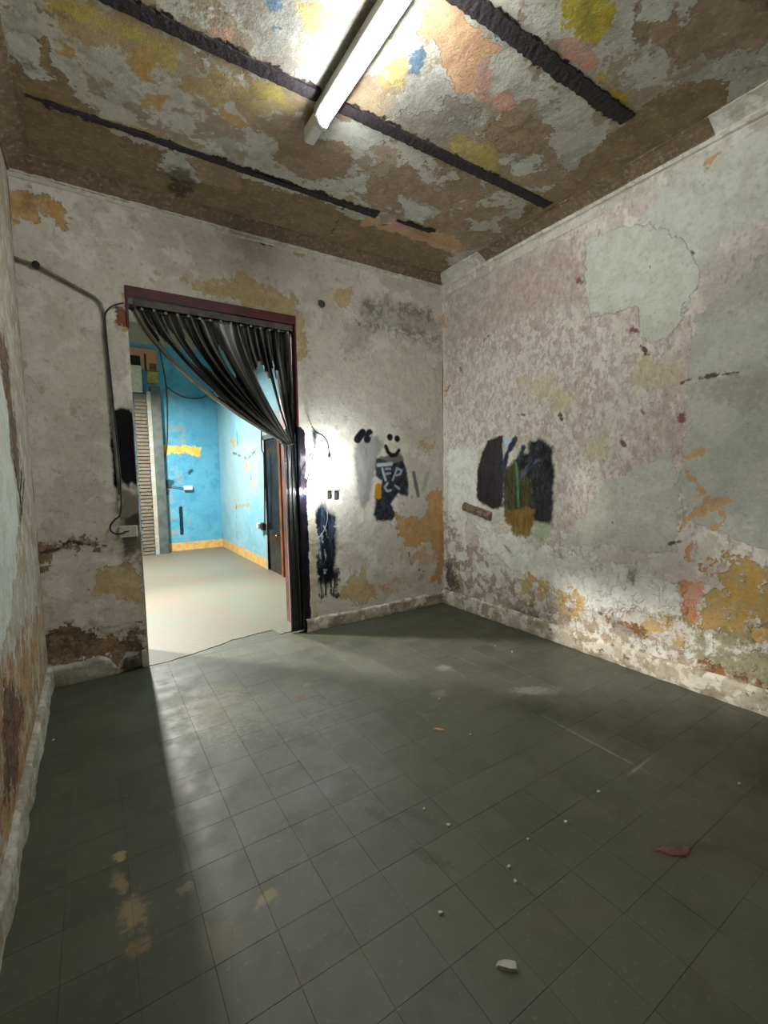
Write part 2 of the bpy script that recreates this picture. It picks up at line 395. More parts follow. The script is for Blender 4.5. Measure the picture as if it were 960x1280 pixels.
RIGHT = [
 dict(c='bab2a2', c2='a29a8c', c2s=11, amp=.5, soft=.05, op=.8, p=[[(556,355),(700,290),(740,380),(730,460),(600,440),(556,470)]]),
 dict(c='b3a294', c2='a38f82', c2s=26, cs=(1,1,.6), amp=.4, soft=.05, op=.8, brk=(20,.38,.58,(1,1,.55)), p=[[(650,330),(740,290),(870,430),(870,600),(800,640),(700,690),(680,560),(560,560),(556,440)]]),
 dict(c='845750', amp=.4, soft=.05, op=.8, brk=(46,.615,.67), p=[[(560,400),(735,340),(860,430),(866,560),(800,640),(700,650),(690,560),(560,560)]]),
 dict(c='d6d2c4', c2='cdc8b8', amp=.5, soft=.05, op=.8, brk=(22,.44,.56,(1,1,.7)), h=.4, p=[[(560,430),(700,380),(860,420),(760,620),(700,660),(580,640),(560,560)]]),
 dict(c='b8b9a9', c2='a9ab9b', c2s=3, amp=.16, soft=.004, h=.4, p=[[(872,395),(1100,200),(1100,760),(960,690),(862,650),(848,600),(858,540),(862,430)]]),
 dict(c='c0c0b0', c2='b6b5a2', amp=.4, soft=.01, h=.3, p=[[(760,600),(840,560),(850,640),(850,690),(700,680),(730,640)]]),
 dict(c='9b978a', c2='8e8a7e', c2s=6, amp=.5, soft=.06, op=.5, p=[[(870,330),(960,280),(990,370),(880,400)],[(860,480),(960,460),(990,520),(870,500)],[(935,240),(970,235),(970,300),(940,290)]]),
 dict(c='c6c9b8', c2='bdbfa9', amp=.22, soft=.004, h=.7, p=[[(730,300),(800,278),(860,300),(872,350),(862,380),(857,390),(856,378),(840,420),(812,432),(802,420),(802,382),(735,395)]]),
 dict(c='c2c6b8', c2='b6b8a6', amp=.4, soft=.05, op=.8, p=[[(820,240),(900,180),(990,150),(990,260),(870,330),(800,290)]]),
 dict(c='b7b08c', c2='c0b687', amp=.5, soft=.06, op=.7, p=[[(795,450),(850,450),(850,480),(795,478)],[(650,480),(690,470),(720,500),(700,510)],[(720,560),(760,540),(760,570)]]),
 dict(c='e0dfd4', c2='d3d0c3', amp=.45, soft=.01, h=.6, p=[[(596,660),(640,668),(700,690),(780,710),(853,742),(855,770),(790,762),(740,765),(700,748),(660,725),(610,690)],[(560,560),(596,560),(600,640),(560,650)]]),
 dict(c='a1907a', c2='8a7963', amp=.5, soft=.02, op=.85, brk=(8,.44,.5), p=[[(556,640),(600,690),(660,735),(740,775),(850,800),(960,860),(990,960),(960,905),(740,820),(640,770),(556,740)]]),
 dict(c='dedccf', c2='cfccbe', amp=.5, soft=.012, op=.85, brk=(6,.5,.54), h=.5, p=[[(560,600),(650,640),(760,700),(860,760),(960,820),(960,870),(740,800),(560,720)]]),
 dict(c='8d8880', c2='7b766e', amp=.3, soft=.02, op=.8, p=[[(786,716),(794,716),(795,745),(788,745)],[(750,768),(775,772),(805,790),(800,797),(770,785)]]),
 dict(c='c19c5c', c2='b8a070', amp=.55, soft=.012, op=.9, brk=(9,.43,.48), p=[[(655,722),(680,725),(730,745),(730,768),(690,760),(650,745)],[(800,770),(850,775),(850,800),(800,790)]]),
 dict(c='b8924a', c2='ab9058', amp=.5, soft=.008, h=-.5, op=.95, brk=(5,.42,.46), p=[[(868,705),(906,695),(960,712),(1050,740),(1050,830),(940,800),(890,790),(852,775),(850,755),(880,735)]]),
 dict(c='8f8a66', c2='7d7759', amp=.5, soft=.03, op=.85, brk=(5,.42,.5), p=[[(866,790),(960,780),(1050,830),(1050,930),(960,870),(870,830)]]),
 dict(c='6f5332', c2='8a5e3a', amp=.5, soft=.015, op=.9, brk=(8,.47,.51), p=[[(858,820),(900,830),(960,850),(1020,880),(960,868),(870,846)],[(750,765),(805,785),(800,795),(752,775)],[(788,748),(800,755),(806,762),(792,757)]]),
 dict(c='cf9c84', c2='c48a62', amp=.3, soft=.006, h=-.3, p=[[(855,684),(862,682),(862,705),(856,705)],[(856,730),(866,728),(884,726),(880,748),(870,760),(874,775),(889,782),(873,779),(855,768),(850,742)]]),
 dict(c='c79c68', c2='bc9468', amp=.22, soft=.006, h=-.3, op=.9, l=[(.02,[(846,580),(858,572),(872,566)]),(.012,[(852,580),(862,595),(872,607)]),(.02,[(885,628),(900,626),(908,626)]),(.013,[(903,641),(908,651),(895,661)]),
   (.014,[(849,665),(856,648),(872,640),(895,633)]),(.02,[(888,200),(900,190),(915,183)]),(.008,[(872,607),(885,625)]),(.02,[(554,395),(557,410)]),(.01,[(557,470),(557,520)])]),
 dict(c='4a3c38', amp=.1, soft=.006, op=.9, l=[(.008,[(642,520),(665,517)]),(.02,[(838,680),(850,677)]),(.010,[(875,472),(900,468),(925,465)]),(.008,[(852,478),(862,474)]),(.007,[(801,355),(801.5,355)]),(.009,[(812,335),(813,336)]),(.009,[(821,348),(821.5,348.5)]),(.011,[(866,315),(867,316)]),
   (.006,[(765,653),(765.5,653)]),(.006,[(775,610),(776,610)]),(.02,[(560,742),(567,748)]),(.014,[(805,435),(808,440)]),(.016,[(700,520),(702,524)])]),
 dict(c='7c4a40', c2='68443c', amp=.15, soft=.01, op=.9, l=[(.026,[(850,520),(852,525)]),(.015,[(777,553),(779,557)]),(.010,[(803,512),(806,518),(810,520)]),(.008,[(812,505),(820,508)]),(.009,[(605,425),(610,420)]),(.009,[(573,458),(577,465)]),(.008,[(558,488),(562,482)]),(.009,[(801,432),(806,436),(810,441)]),(.007,[(724,350),(728,354)]),(.007,[(790,412),(797,415)])]),
 dict(c='3b3731', amp=.5, soft=.06, op=.85, p=[[(556,705),(566,700),(574,735),(562,748),(556,745)],[(640,760),(665,762),(680,775),(650,772)]]),
 # the dark spray patch
 dict(top=1, c='2a2728', c2='37302f', c2s=14, cs=(1,1,.3), amp=.10, soft=.014, rough=.4, p=[[(597,590),(602,565),(609,550),(628,545),(630,578),(629,636),(616,637),(604,630),(596,622)]]),
 dict(c='17181b', c2='28282c', c2s=14, cs=(1,1,.3), amp=.11, soft=.025, rough=.35, p=[[(629,590),(640,580),(650,562),(659,566),(661,552),(674,547),(692,560),(693,590),(690,656),(670,652),(650,640),(630,632)]]),
 dict(c='504c2a', c2='3a3820', c2s=16, cs=(2,2,.2), amp=.1, soft=.02, op=.92, p=[[(630,588),(640,578),(665,600),(668,640),(660,668),(645,660),(630,645)]]),
 dict(c='7d5f28', c2='8f7340', c2s=16, cs=(2,2,.3), amp=.25, soft=.02, op=.95, p=[[(630,638),(668,636),(668,655),(660,673),(646,667),(632,652)]]),
 dict(c='9aaa80', c2='b3bb98', amp=.3, soft=.025, op=.9, p=[[(669,655),(688,658),(686,668),(674,678),(664,674)]]),
 dict(c='b8cbd4', amp=.08, soft=.006, p=[[(629,548),(640,546),(637,556),(631,563)]]),
 dict(c='222a38', c2='333c4a', amp=.1, soft=.012, rough=.35, l=[(.03,[(644,549),(634,566),(630,585)]),(.028,[(654,560),(650,572)])]),
 dict(c='4f7f50', amp=.08, soft=.008, l=[(.016,[(645,578),(647,600),(648,632)])]),
 dict(c='5c6a80', amp=.1, soft=.015, op=.6, l=[(.012,[(662,578),(650,600)]),(.008,[(672,575),(656,592)])]),
 dict(c='a58b62', amp=.1, soft=.004, l=[(.012,[(627,678),(639,691)])]),
]
LEFT = [
 dict(c='a99b7c', c2='8f7c5c', amp=.6, soft=.02, brk=(6,.42,.5), w=[[(-1.3,0),(3.97,0),(3.97,.75),(3.0,.62),(2.0,.85),(-1.3,.9)]]),
 dict(c='a88a58', c2='8f6a4a', amp=.6, soft=.01, op=.9, h=-.5, brk=(7,.48,.53), w=[[(-1.3,0),(3.5,0),(3.4,.7),(2.0,.75),(-1.3,.8)]]),
 dict(c='6a5138', c2='4c3b2b', amp=.6, soft=.015, op=.9, h=-.5, p=[[(0,420),(8,430),(14,500),(22,560),(24,600),(12,570),(0,500)],[(5,860),(30,880),(20,980),(5,1000)]]),
 dict(c='c9ccc2', c2='bcbfb4', amp=.5, soft=.01, h=.4, w=[[(.5,.85),(2.6,.85),(3.15,1.3),(3.0,2.0),(2.0,2.3),(.5,2.3)]]),  # whiter colour stands in for light on the plaster bulge
 dict(c='17191c', amp=.15, soft=.01, l=[(.018,[(17,580),(25,620)]),(.018,[(27,590),(25,650)]),(.014,[(31,600),(26,650)])]),
]
NEXTBACK = [
 dict(c='8f8c80', amp=.1, w=[[(-4.2,4.08),(2.3,4.08),(2.3,4.5),(-4.2,4.5)]]),
 dict(c='8f8c84', c2='54a6c0', amp=.6, soft=.04, op=.7, brk=(4,.48,.56), w=[[(1.2,0),(1.6,0),(1.7,3.2),(1.25,3.3)]]),
 dict(c='d8b85c', c2='cfa84a', amp=.35, soft=.01, p=[[(196,560),(203,556),(222,558),(240,557),(251,560),(251,570),(235,567),(215,566),(200,570),(193,566)]]),
 dict(c='d9b49a', c2='9d9a90', amp=.3, soft=.01, p=[[(188,580),(203,578),(203,590),(188,592)],[(180,582),(184,582),(184,588),(180,588)]]),
 dict(c='10272e', amp=.05, soft=.004, l=[(.035,[(226,635),(227.5,667)])]),
 dict(c='1f2c30', amp=.3, soft=.03, op=.85, l=[(.02,[(240,587),(237,592)]),(.09,[(206,606),(213,604)]),(.05,[(205,610),(208,616)])]),
 dict(c='b9c8cc', amp=.4, soft=.05, op=.7, brk=(6,.48,.55), p=[[(184,520),(196,530),(196,600),(205,650),(192,650),(184,600)]]),
 dict(c='b8945a', c2='c4a468', amp=.04, soft=.01, w=[[(-4.2,-.1),(2.4,-.1),(2.4,.17),(-4.2,.17)]]),
]
NEXTRIGHT = [
 dict(c='8aa5a9', c2='98a093', amp=.5, soft=.08, op=.55, p=[[(283,560),(325,550),(325,620),(283,640)]]),
 dict(c='a39a80', c2='94825f', amp=.3, soft=.02, op=.9, p=[[(287,548),(291,545),(296,556),(290,562)],[(306,578),(312,576),(311,586),(306,588)],[(316,602),(320,600),(319,612)],[(293,632),(312,628),(312,632),(293,636)]]),
 dict(c='24404a', amp=.2, soft=.006, op=.8, l=[(.01,[(296,540),(297,556)]),(.01,[(291,566),(310,574),(322,560)]),(.012,[(295,633),(296,682)]),(.01,[(313,592),(314,600)])]),
 dict(c='b8945a', c2='c4a468', amp=.04, soft=.01, w=[[(4.4,-.1),(10.2,-.1),(10.2,.17),(4.4,.17)]]),
 dict(c='8b9494', amp=.1, soft=.03, w=[[(5.6,2.1),(7.0,2.05),(7.0,2.45),(5.6,2.45)],[(7.03,0),(7.1,0),(7.1,2.1),(7.03,2.1)]]),
]

# ------------------------------------------------------------------ materials
m_back = layered('back_wall_plaster', [('c9c4b4',), ('beb7a6', 2.2, .42, .6), ('d3cfc2', 5, .5, .62), ('b0a895', 11, .58, .68)], BACK)
m_right = layered('right_wall_plaster', [('cbc4b5',), ('bdb1a2', 2.6, .42, .58), ('d5d0c2', 9, .5, .6), ('ab9d8e', 20, .56, .64, (1, 1, .5))], RIGHT)
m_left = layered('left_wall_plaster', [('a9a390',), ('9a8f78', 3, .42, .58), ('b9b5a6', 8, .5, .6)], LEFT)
m_ceil = layered('ceiling_plaster', [('b5b2a3',), ('988b74', 3.0, .51, .53), ('a2a292', 6, .5, .6), ('8c806a', 7, .62, .64), ('bcbab0', 9, .58, .62)], CEIL, rough=.6, fine=.8)
m_nback = layered('blue_wall_paint', [('4a8fac',), ('5499b3', 1.2, .4, .6), ('4289a7', 5, .5, .65)], NEXTBACK, rough=.45, fine=.25)
m_nright = layered('pale_blue_wall_paint', [('6f9fb0',), ('7da7b4', 1.5, .4, .6), ('86a5a9', 5, .55, .65)], NEXTRIGHT, rough=.45, fine=.4)
m_trim = layered('cornice_plaster', [('c3bfae',), ('b1ab98', 4, .42, .6), ('d0cdbf', 9, .5, .6)], [])
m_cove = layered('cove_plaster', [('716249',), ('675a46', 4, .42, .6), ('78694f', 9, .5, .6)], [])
m_base = layered('skirting_plaster', [('b3aa95',), ('978b74', 5, .45, .55), ('cfcab8', 9, .5, .56), ('7a6a52', 16, .6, .66)], [])
m_basel = layered('left_skirting_plaster', [('a5a193',), ('8f8876', 5, .45, .55), ('b5b2a4', 12, .5, .6)], [])
m_rust = plain('rusted_steel', '2a2022', .85, '1d1719', 30, bump=.006)
m_black = plain('black_plastic', '121214', .4)
m_cable = plain('dark_cable', '2a2a28', .5)
m_gcable = plain('grey_cable', '8d9296', .5)
m_pipe = plain('painted_steel_conduit', '77756a', .45, '5f5d54', 14)
m_white = plain('white_enamel', 'c9cbc4', .4)
m_offw = plain('aged_white_plastic', 'b9b6a4', .5, 'a5a18e', 30)
m_maroon = plain('maroon_gloss_paint', '551524', .6, '3f1319', 9, bump=.002)
m_maroon2 = plain('worn_red_brown_paint', '6b3430', .5, '3b2526', 6, bump=.002)
m_greybar = plain('grey_fabric_binding', '5d564c', .7, '463f3a', 12)
m_brick = plain('old_brick', '6a6254', .9, '5c564b', 12, bump=.004)
m_mortar = plain('lime_mortar', '5a574e', .9, '4c5653', 10, bump=.004)
m_steel = plain('dark_grey_steel', '4b5552', .5, '3b4442', 6)
m_wood = plain('weathered_wood', '86705a', .85, '5a4838', 25, bump=.004)
m_brownw = plain('varnished_brown_wood', '6f3f16', .4, '53300f', 6)
m_brass = plain('brass', 'c09050', .25, metal=1.0)
m_stone = plain('grimy_stone', '5c5548', .9, '3e382f', 14, bump=.01)
m_dark = plain('flat_black', '0c0b0b', .9)
m_peach = plain('peach_lit_interior', 'a87a5a', .8)  # warm light inside the far opening, put into the colour
m_chip = plain('plaster_chip', 'b8b6aa', .8, 'a09c8c', 60)
m_bricky = plain('yellow_green_brick', '9a9044', .9, '7d7a48', 16)

def gloss_black():
    k = NT('black_glossy_paint'); P = k.pos()
    k.put(k.b.inputs['Base Color'], k.mix(k.ramp(k.noise(P, 8, 4), .45, .6), lin('0b0c10'), lin('1c1a1d')))
    k.b.inputs['Roughness'].default_value = .18; k.bump(k.noise(P, 5, 3), .01, .5); return k.m
m_gloss = gloss_black()

def floor_mat():
    k = NT('worn_grey_green_floor_paint'); P = k.pos()
    n1 = k.noise(P, 1.3, 5, .6); n2 = k.noise(P, 6, 6, .65); n3 = k.noise(P, 40, 5, .65); n4 = k.noise(P, 2.6, 6, .6, .6)
    col = k.mix(k.ramp(n1, .4, .6), lin('484a3c'), lin('3e4032'))
    col = k.mix(k.math('MULTIPLY', k.ramp(n4, .5, .64), .6), col, lin('4f4e40'))
    col = k.mix(k.math('MULTIPLY', k.ramp(n2, .52, .66), .35), col, lin('3e3c30'))
    oi = k.n('ShaderNodeObjectInfo').outputs['Random']
    col = k.mix(k.math('MULTIPLY', k.ramp(oi, .0, 1.0), .16), col, lin('626254'))
    col = k.mix(k.math('MULTIPLY', k.ramp(n3, .60, .70), .35), col, lin('74726a'))
    sep = k.n('ShaderNodeSeparateXYZ'); k.put(sep.inputs[0], P); X, Y = sep.outputs[0], sep.outputs[1]
    def blot(x, y, rx, ry, a, c, op, soft=.25, col=None, amp=2.4):
        ca, sa = math.cos(a), math.sin(a)
        dx = k.math('SUBTRACT', X, x); dy = k.math('SUBTRACT', Y, y)
        u = k.math('ADD', k.math('MULTIPLY', dx, ca/rx), k.math('MULTIPLY', dy, sa/rx))
        v = k.math('ADD', k.math('MULTIPLY', dx, -sa/ry), k.math('MULTIPLY', dy, ca/ry))
        r = k.math('SQRT', k.math('ADD', k.math('MULTIPLY', u, u), k.math('MULTIPLY', v, v)))
        r = k.math('ADD', r, k.math('MULTIPLY', k.math('SUBTRACT', n2, .5), amp*.8))
        r = k.math('ADD', r, k.math('MULTIPLY', k.math('SUBTRACT', n3, .5), amp*1.3))
        return k.mix(k.math('MULTIPLY', k.ramp(r, 1+soft, 1-soft), op), col, lin(c))
    for b in [(.62, 2.95, .20, .28, .1, '7c784c', .5, .6), (.95, 2.75, .3, .3, 0, '74776a', .35, .6), (.03, 1.70, .035, .075, .1, '8a7858', .75, .5), (.0, 1.86, .02, .05, .3, '8a7858', .7, .5),
              (.005, 2.0, .02, .03, 0, '9a865f', .8, .2), (.035, 1.56, .035, .03, 0, '846c4a', .65, .5), (.44, 1.50, .045, .02, .3, '85744a', .6, .5), (.2, 1.7, .03, .02, 0, '857d62', .5, .3), (.27, 1.45, .05, .05, 0, '6d5c42', .5, .4),
              (2.45, 1.98, .15, .05, -.6, '878a7e', .5, .6), (2.2, 2.6, .05, .05, 0, '8a8378', .5, .6), (1.1, 2.8, .04, .02, 0, '6a3f2a', .8, .2), (1.22, 2.95, .035, .03, .3, '75664e', .8, .2), (.68, 3.1, .04, .018, 0, '5e4a30', .8, .2), (.8, 3.13, .04, .018, 0, '5e4a30', .8, .2),
              (1.0, 2.3, .15, .03, 1.9, '4a4a3a', .6, .3), (.98, 1.60, .03, .09, .5, '3a382c', .7, .3), (1.12, 1.5, .025, .08, .4, '3a382c', .7, .3), (1.03, 1.3, .03, .08, .5, '3a382c', .7, .3),
              (1.84, .79, .08, .03, -.5, '4a3426', .8, .3), (1.95, .74, .09, .03, -.6, '3a2f25', .6, .5), (2.1, .60, .10, .07, 0, '4a3d30', .4, .7), (1.62, .36, .05, .02, 0, '22221b', .8, .3),
              (2.24, 1.36, .30, .007, 1.55, '8f9182', .4, .8), (2.24, 1.14, .09, .006, .05, '8f9182', .5, .8), (1.9, 2.3, .06, .05, 0, '777468', .5, .5)]:
        col = blot(*b, col=col)
    k.put(k.b.inputs['Base Color'], col)
    k.put(k.b.inputs['Roughness'], k.ramp(n2, .35, .65, .46, .60))
    k.b.inputs['Specular IOR Level'].default_value = .5
    k.bump(k.math('ADD', k.math('MULTIPLY', n2, .4), k.math('MULTIPLY', n3, .3)), .0025, .6)
    return k.m
m_floor = floor_mat()
m_joint = plain('dirt_filled_joint', '3c3c31', .9)
def nfloor_mat():
    k = NT('worn_pale_cement_floor'); P = k.pos()
    n1 = k.noise(P, .9, 5, .6, .5, (1, .6, 1)); n2 = k.noise(P, 3, 6, .6, .3, (.6, 1.5, 1)); n3 = k.noise(P, 25, 4)
    col = k.mix(k.ramp(n1, .42, .58), lin('605a4c'), lin('5a5d4e'))
    col = k.mix(k.math('MULTIPLY', k.ramp(n2, .48, .64), .6), col, lin('645646'))
    col = k.mix(k.math('MULTIPLY', k.ramp(n3, .5, .7), .25), col, lin('77766a'))
    k.put(k.b.inputs['Base Color'], col); k.b.inputs['Roughness'].default_value = .55; k.bump(n3, .003, .4); return k.m
m_nfloor = nfloor_mat()

# ------------------------------------------------------------------ room shell
wb = grid_surface('wall_back', lambda S, T, d: (S, D-d, T), [XL, DL, DR, XR], [0, DT, ZC], .010, onY(D), BACK, m_back, hole=(DL, DR, 0, DT), seed=3, flip=False)
wr = grid_surface('wall_right', lambda S, T, d: (XR-d, S, T), [YF, .2, D], [0, ZC], .012, onX(XR), RIGHT, m_right, amp=1.35, seed=9, flip=True)
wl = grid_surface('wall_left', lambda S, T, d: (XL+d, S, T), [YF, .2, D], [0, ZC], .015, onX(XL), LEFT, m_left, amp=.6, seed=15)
wf = grid_surface('wall_front', lambda S, T, d: (S, YF+d, T), [XL, XR], [0, ZC], .08, onY(YF), [], m_trim, seed=21, flip=True)
ce = grid_surface('ceiling', lambda S, T, d: (S, T, ZC-d*.8), [XL, XR], [YF, .4, D], .014, onZ(ZC), CEIL, m_ceil, seed=27, flip=True)

# exposed steel joists set in the ceiling
def joist(x0, x1, yc, hw, seed, taper=.0):
    r = np.random.default_rng(seed); n = int((x1-x0)/.02)+2; V = []; Fc = []
    for i in range(n):
        x = x0+(x1-x0)*i/(n-1); tp = min(1, .25+(x-x0)/max(taper, 1e-3)) if taper else 1
        a = hw*tp*(1+.25*(r.random()-.5)); b = hw*tp*(1+.25*(r.random()-.5))
        zz = ZC-.010-.0012*r.random(); y = yc+.004*(r.random()-.5)
        V += [(x, y-a, ZC+.02), (x, y-a*.95, zz), (x, y-a*.3, zz-.003*r.random()), (x, y+b*.35, zz-.003*r.random()), (x, y+b*.95, zz), (x, y+b, ZC+.02)]
        if i:
            for k in range(5):
                Fc.append(((i-1)*6+k, (i-1)*6+k+1, i*6+k+1, i*6+k))
    Fc += [tuple(range(6)), tuple((n-1)*6+k for k in range(6))]
    mb = MB(); mb.add(V, Fc); return mb.build('steel_joist', m_rust, ce)
joist(-.18, 2.09, 3.285, .026, 1, .9); joist(2.27, 2.62, 3.25, .014, 2)
joist(XL+.02, 3.18, 2.455, .040, 3); joist(XL+.02, 2.85, 1.635, .046, 4); joist(XL+.02, 2.68, .80, .045, 5)

# cornices: profile swept along the wall, slightly wavy
def sweep(name, prof, a, b, inward, mat, seed, wob=.003, step=.03, kind='structure', parent=None):
    a = Vector(a); b = Vector(b); L = (b-a).length; n = int(L/step)+1; r = np.random.default_rng(seed); V = []; Fc = []; m = len(prof)
    inw = Vector(inward); off = np.cumsum(r.normal(0, wob*.25, n+1)); off -= np.linspace(off[0], off[-1], n+1)
    for i in range(n+1):
        p = a.lerp(b, i/n)
        for j, (q, z) in enumerate(prof):
            e = 0 if q <= 0 else off[i]+r.normal(0, wob*.3)
            V.append(p+inw*(q+e)+Vector((0, 0, z+(r.normal(0, wob*.3) if q > 0 else 0))))
    for i in range(n):
        for j in range(m-1): Fc.append((i*m+j, i*m+j+1, (i+1)*m+j+1, (i+1)*m+j))
    Fc += [tuple(range(m)), tuple(n*m+j for j in range(m))]
    mb = MB(); mb.add(V, Fc); o = mb.build(name, mat, parent); 
    if kind: o['kind'] = kind
    return o
cove = [(-.01, 3.53), (.012, 3.53), (.02, 3.55), (.055, 3.575), (.10, 3.597), (.125, 3.604), (.125, 3.63), (-.01, 3.63)]
fill = [(-.01, 3.425), (.010, 3.43), (.016, 3.445), (.018, 3.49), (.010, 3.497), (.012, 3.503), (.03, 3.51), (.034, 3.535), (-.01, 3.537)]
thin = [(-.01, 3.50), (.008, 3.505), (.012, 3.53), (.02, 3.535), (.02, 3.545), (-.01, 3.547)]
sweep('trim_1', cove, (XL, D, 0), (XR, D, 0), (0, -1, 0), m_cove, 1)
sweep('trim_2', thin, (XL, D, 0), (XR, D, 0), (0, -1, 0), m_trim, 2)
sweep('trim_3', cove, (XR, 1.37, 0), (XR, 3.3, 0), (-1, 0, 0), m_cove, 3)
sweep('trim_4', fill, (XR, YF, 0), (XR, D, 0), (-1, 0, 0), m_trim, 4)
sweep('trim_5', cove, (XR, YF, 0), (XR, 1.37, 0), (-1, 0, 0), m_trim, 5, wob=.005)
sweep('trim_6', cove, (XL, YF, 0), (XL, D, 0), (1, 0, 0), m_cove, 6)
sweep('trim_7', cove, (XR, 3.3, 0), (XR, D, 0), (-1, 0, 0), m_trim, 7, wob=.005)

# skirtings of crumbling render
def skirt(name, a, b, inward, hfun, th, mat, seed):
    a = Vector(a); b = Vector(b); L = (b-a).length; n = int(L/.02)+1; inw = Vector(inward)
    S = np.linspace(0, L, n+1); V = []; Fc = []; m = 9
    for i, s in enumerate(S):
        s1 = np.array([s]); h = hfun(s)+float(.02*vnoise(s1, s1*0, 6, seed)[0]+.012*vnoise(s1, s1*0, 25, seed+1)[0])
        for j in range(m):
            t = j/(m-1); z = h*min(1, t/.8) if t < .8 else h*(1+.02*(t-.8)/.2)
            q = th*(1-.12*t/.8) if t < .8 else th*.85*(1-(t-.8)/.2)-.005
            q += float(.014*vnoise(s1, np.array([z]), 9, seed+2)[0]+.008*vnoise(s1, np.array([z]), 30, seed+3)[0]) if t < .95 else 0
            if j == 0: q -= .006
            V.append(a.lerp(b, s/L)+inw*q+Vector((0, 0, z+.001)))
    for i in range(n):
        for j in range(m-1): Fc.append((i*m+j, i*m+j+1, (i+1)*m+j+1, (i+1)*m+j))
    mb = MB(); mb.add(V, Fc); o = mb.build(name, mat, None, True); o['kind'] = 'structure'; return o
skirt('baseboard_back_left', (XL, D, 0), (.10, D, 0), (0, -1, 0), lambda s: .15 if s < .33 else .15*max(.12, 1-((s-.33)/.12)**1.5), .034, m_basel, 31)
skirt('baseboard_back_right', (DR+.015, D, 0), (XR, D, 0), (0, -1, 0), lambda s: .125, .030, m_base, 41)
skirt('baseboard_right', (XR, YF, 0), (XR, D, 0), (-1, 0, 0), lambda s: .15, .040, m_base, 51)
bl = skirt('baseboard_left', (XL, YF, 0), (XL, D, 0), (1, 0, 0), lambda s: .16, .030, m_basel, 61)
# rubble stone bared in the broken foot of the door pier
def lump(name, c, s, mat, parent=None, seed=1, flat=.0, sub=2):
    import bmesh
    bm = bmesh.new(); bmesh.ops.create_icosphere(bm, subdivisions=sub, radius=1); r = random.Random(seed)
    for v in bm.verts:
        q = 1+.22*(r.random()-.5)
        p = [math.copysign(abs(x)**.6, x) for x in v.co]
        v.co = Vector((p[0]*s[0]*q, p[1]*s[1]*q, p[2]*s[2]*q))
    me = bpy.data.meshes.new(name); bm.to_mesh(me); bm.free(); o = link(name, me, mat, parent); o.location = c; return o
pier = lump('rubble_stone', (.185, D-.012, .062), (.062, .03, .052), m_stone, wb, 4)
lump('rubble_stone', (.268, D-.010, .075), (.022, .022, .07), m_basel, wb, 6)

# ------------------------------------------------------------------ tiled floor
YC = [(DL, 3.977), (.45, 3.985), (.60, 4.02), (.72, 4.06), (.84, 4.10), (1.0, 4.17), (1.12, 4.18), (1.25, 4.205), (1.40, 4.21), (1.42, 4.06), (1.54, 4.08), (DR, 4.10)]
mb = MB(); mb.box((XL-.02, YF-.02, -.12), (XR+.02, D, -.0016)); fl = mb.build('floor', m_joint); fl['kind'] = 'structure'
TS = .20; xs = [XL]+[.43+TS*k for k in range(-3, 16) if XL+.01 < .43+TS*k < XR-.01]+[XR]
ys = [YF]+[1.762+TS*k for k in range(-16, 13) if YF+.01 < 1.762+TS*k < D-.01]+[D]
cells = []
for i in range(len(xs)-1):
    for j in range(len(ys)-1):
        cx = (xs[i]+xs[i+1])/2; cy = (ys[j]+ys[j+1])/2; w_ = xs[i+1]-xs[i]; h_ = ys[j+1]-ys[j]
        d_ = np.array([cx, cy, -EYE]); dp = d_@FW
        if dp > .15: u_ = 480+F_PX*(d_@RT)/dp; v_ = 640-F_PX*(d_@UP)/dp; vis = -60 < u_ < 1020 and v_ < 1400
        else: vis = False
        size = w_*h_*EYE/np.linalg.norm(d_)**3 if vis else 0
        cells.append((size, cx, cy, w_, h_))
cells.sort(key=lambda c: -c[0]); tiles = {}; rest = MB(); G = .0004
for q, (sz, cx, cy, w_, h_) in enumerate(cells):
    dz = random.uniform(-.0004, .0003)
    if q < 300 and sz > 0:
        key = (round(w_, 3), round(h_, 3))
        if key not in tiles:
            t_ = MB(); t_.box((-w_/2+G, -h_/2+G, -.012), (w_/2-G, h_/2-G, 0), .0005); tiles[key] = t_.mesh('tile')
        o = link('tile', tiles[key], m_floor, fl); o.location = (cx, cy, dz); o.rotation_euler = (random.uniform(-.002, .002), random.uniform(-.002, .002), 0)
    else: rest.box((cx-w_/2+G, cy-h_/2+G, -.012), (cx+w_/2-G, cy+h_/2-G, dz))
if rest.v: tag(rest.build('tile_field', m_floor, fl), kind='stuff')
# threshold: painted strip up to a ragged crack, then the pale floor of the next room
def strip(name, a, b, z, mat, up=True):
    n = len(a); V = [(x, y, z) for x, y in a]+[(x, y, z) for x, y in b]+[(x, y, z-.02) for x, y in a]+[(x, y, z-.02) for x, y in b]
    Fc = [(i, i+1, n+i+1, n+i) for i in range(n-1)]+[(i, i+1, 2*n+i+1, 2*n+i) for i in range(n-1)]+[(n+i, n+i+1, 3*n+i+1, 3*n+i) for i in range(n-1)]
    mb = MB(); mb.add(V, Fc); return mb.build(name, mat)
yc = []
for (x0, y0), (x1, y1) in zip(YC[:-1], YC[1:]):
    for k in range(5): t = k/5; yc.append((x0+(x1-x0)*t, y0+(y1-y0)*t+random.uniform(-.008, .008)))
yc.append(YC[-1])
th = strip('floor.001', [(x, D) for x, y in yc], [(x, max(y-.006, D+.001)) for x, y in yc], .0005, m_floor); th['kind'] = 'structure'
th2 = strip('floor.002', [(x, y+.006) for x, y in yc], [(x, Y2) for x, y in yc], .003, m_nfloor); th2['kind'] = 'structure'
mb = MB(); mb.box((DL-.01, D-.01, -.14), (DR+.01, Y2+.01, -.02)); o = mb.build('floor.003', m_dark); o['kind'] = 'structure'
mb = MB(); mb.box((X2L, Y2, -.10), (X2R+1.4, Y3+.05, .003)); o = mb.build('floor.004', m_nfloor); o['kind'] = 'structure'

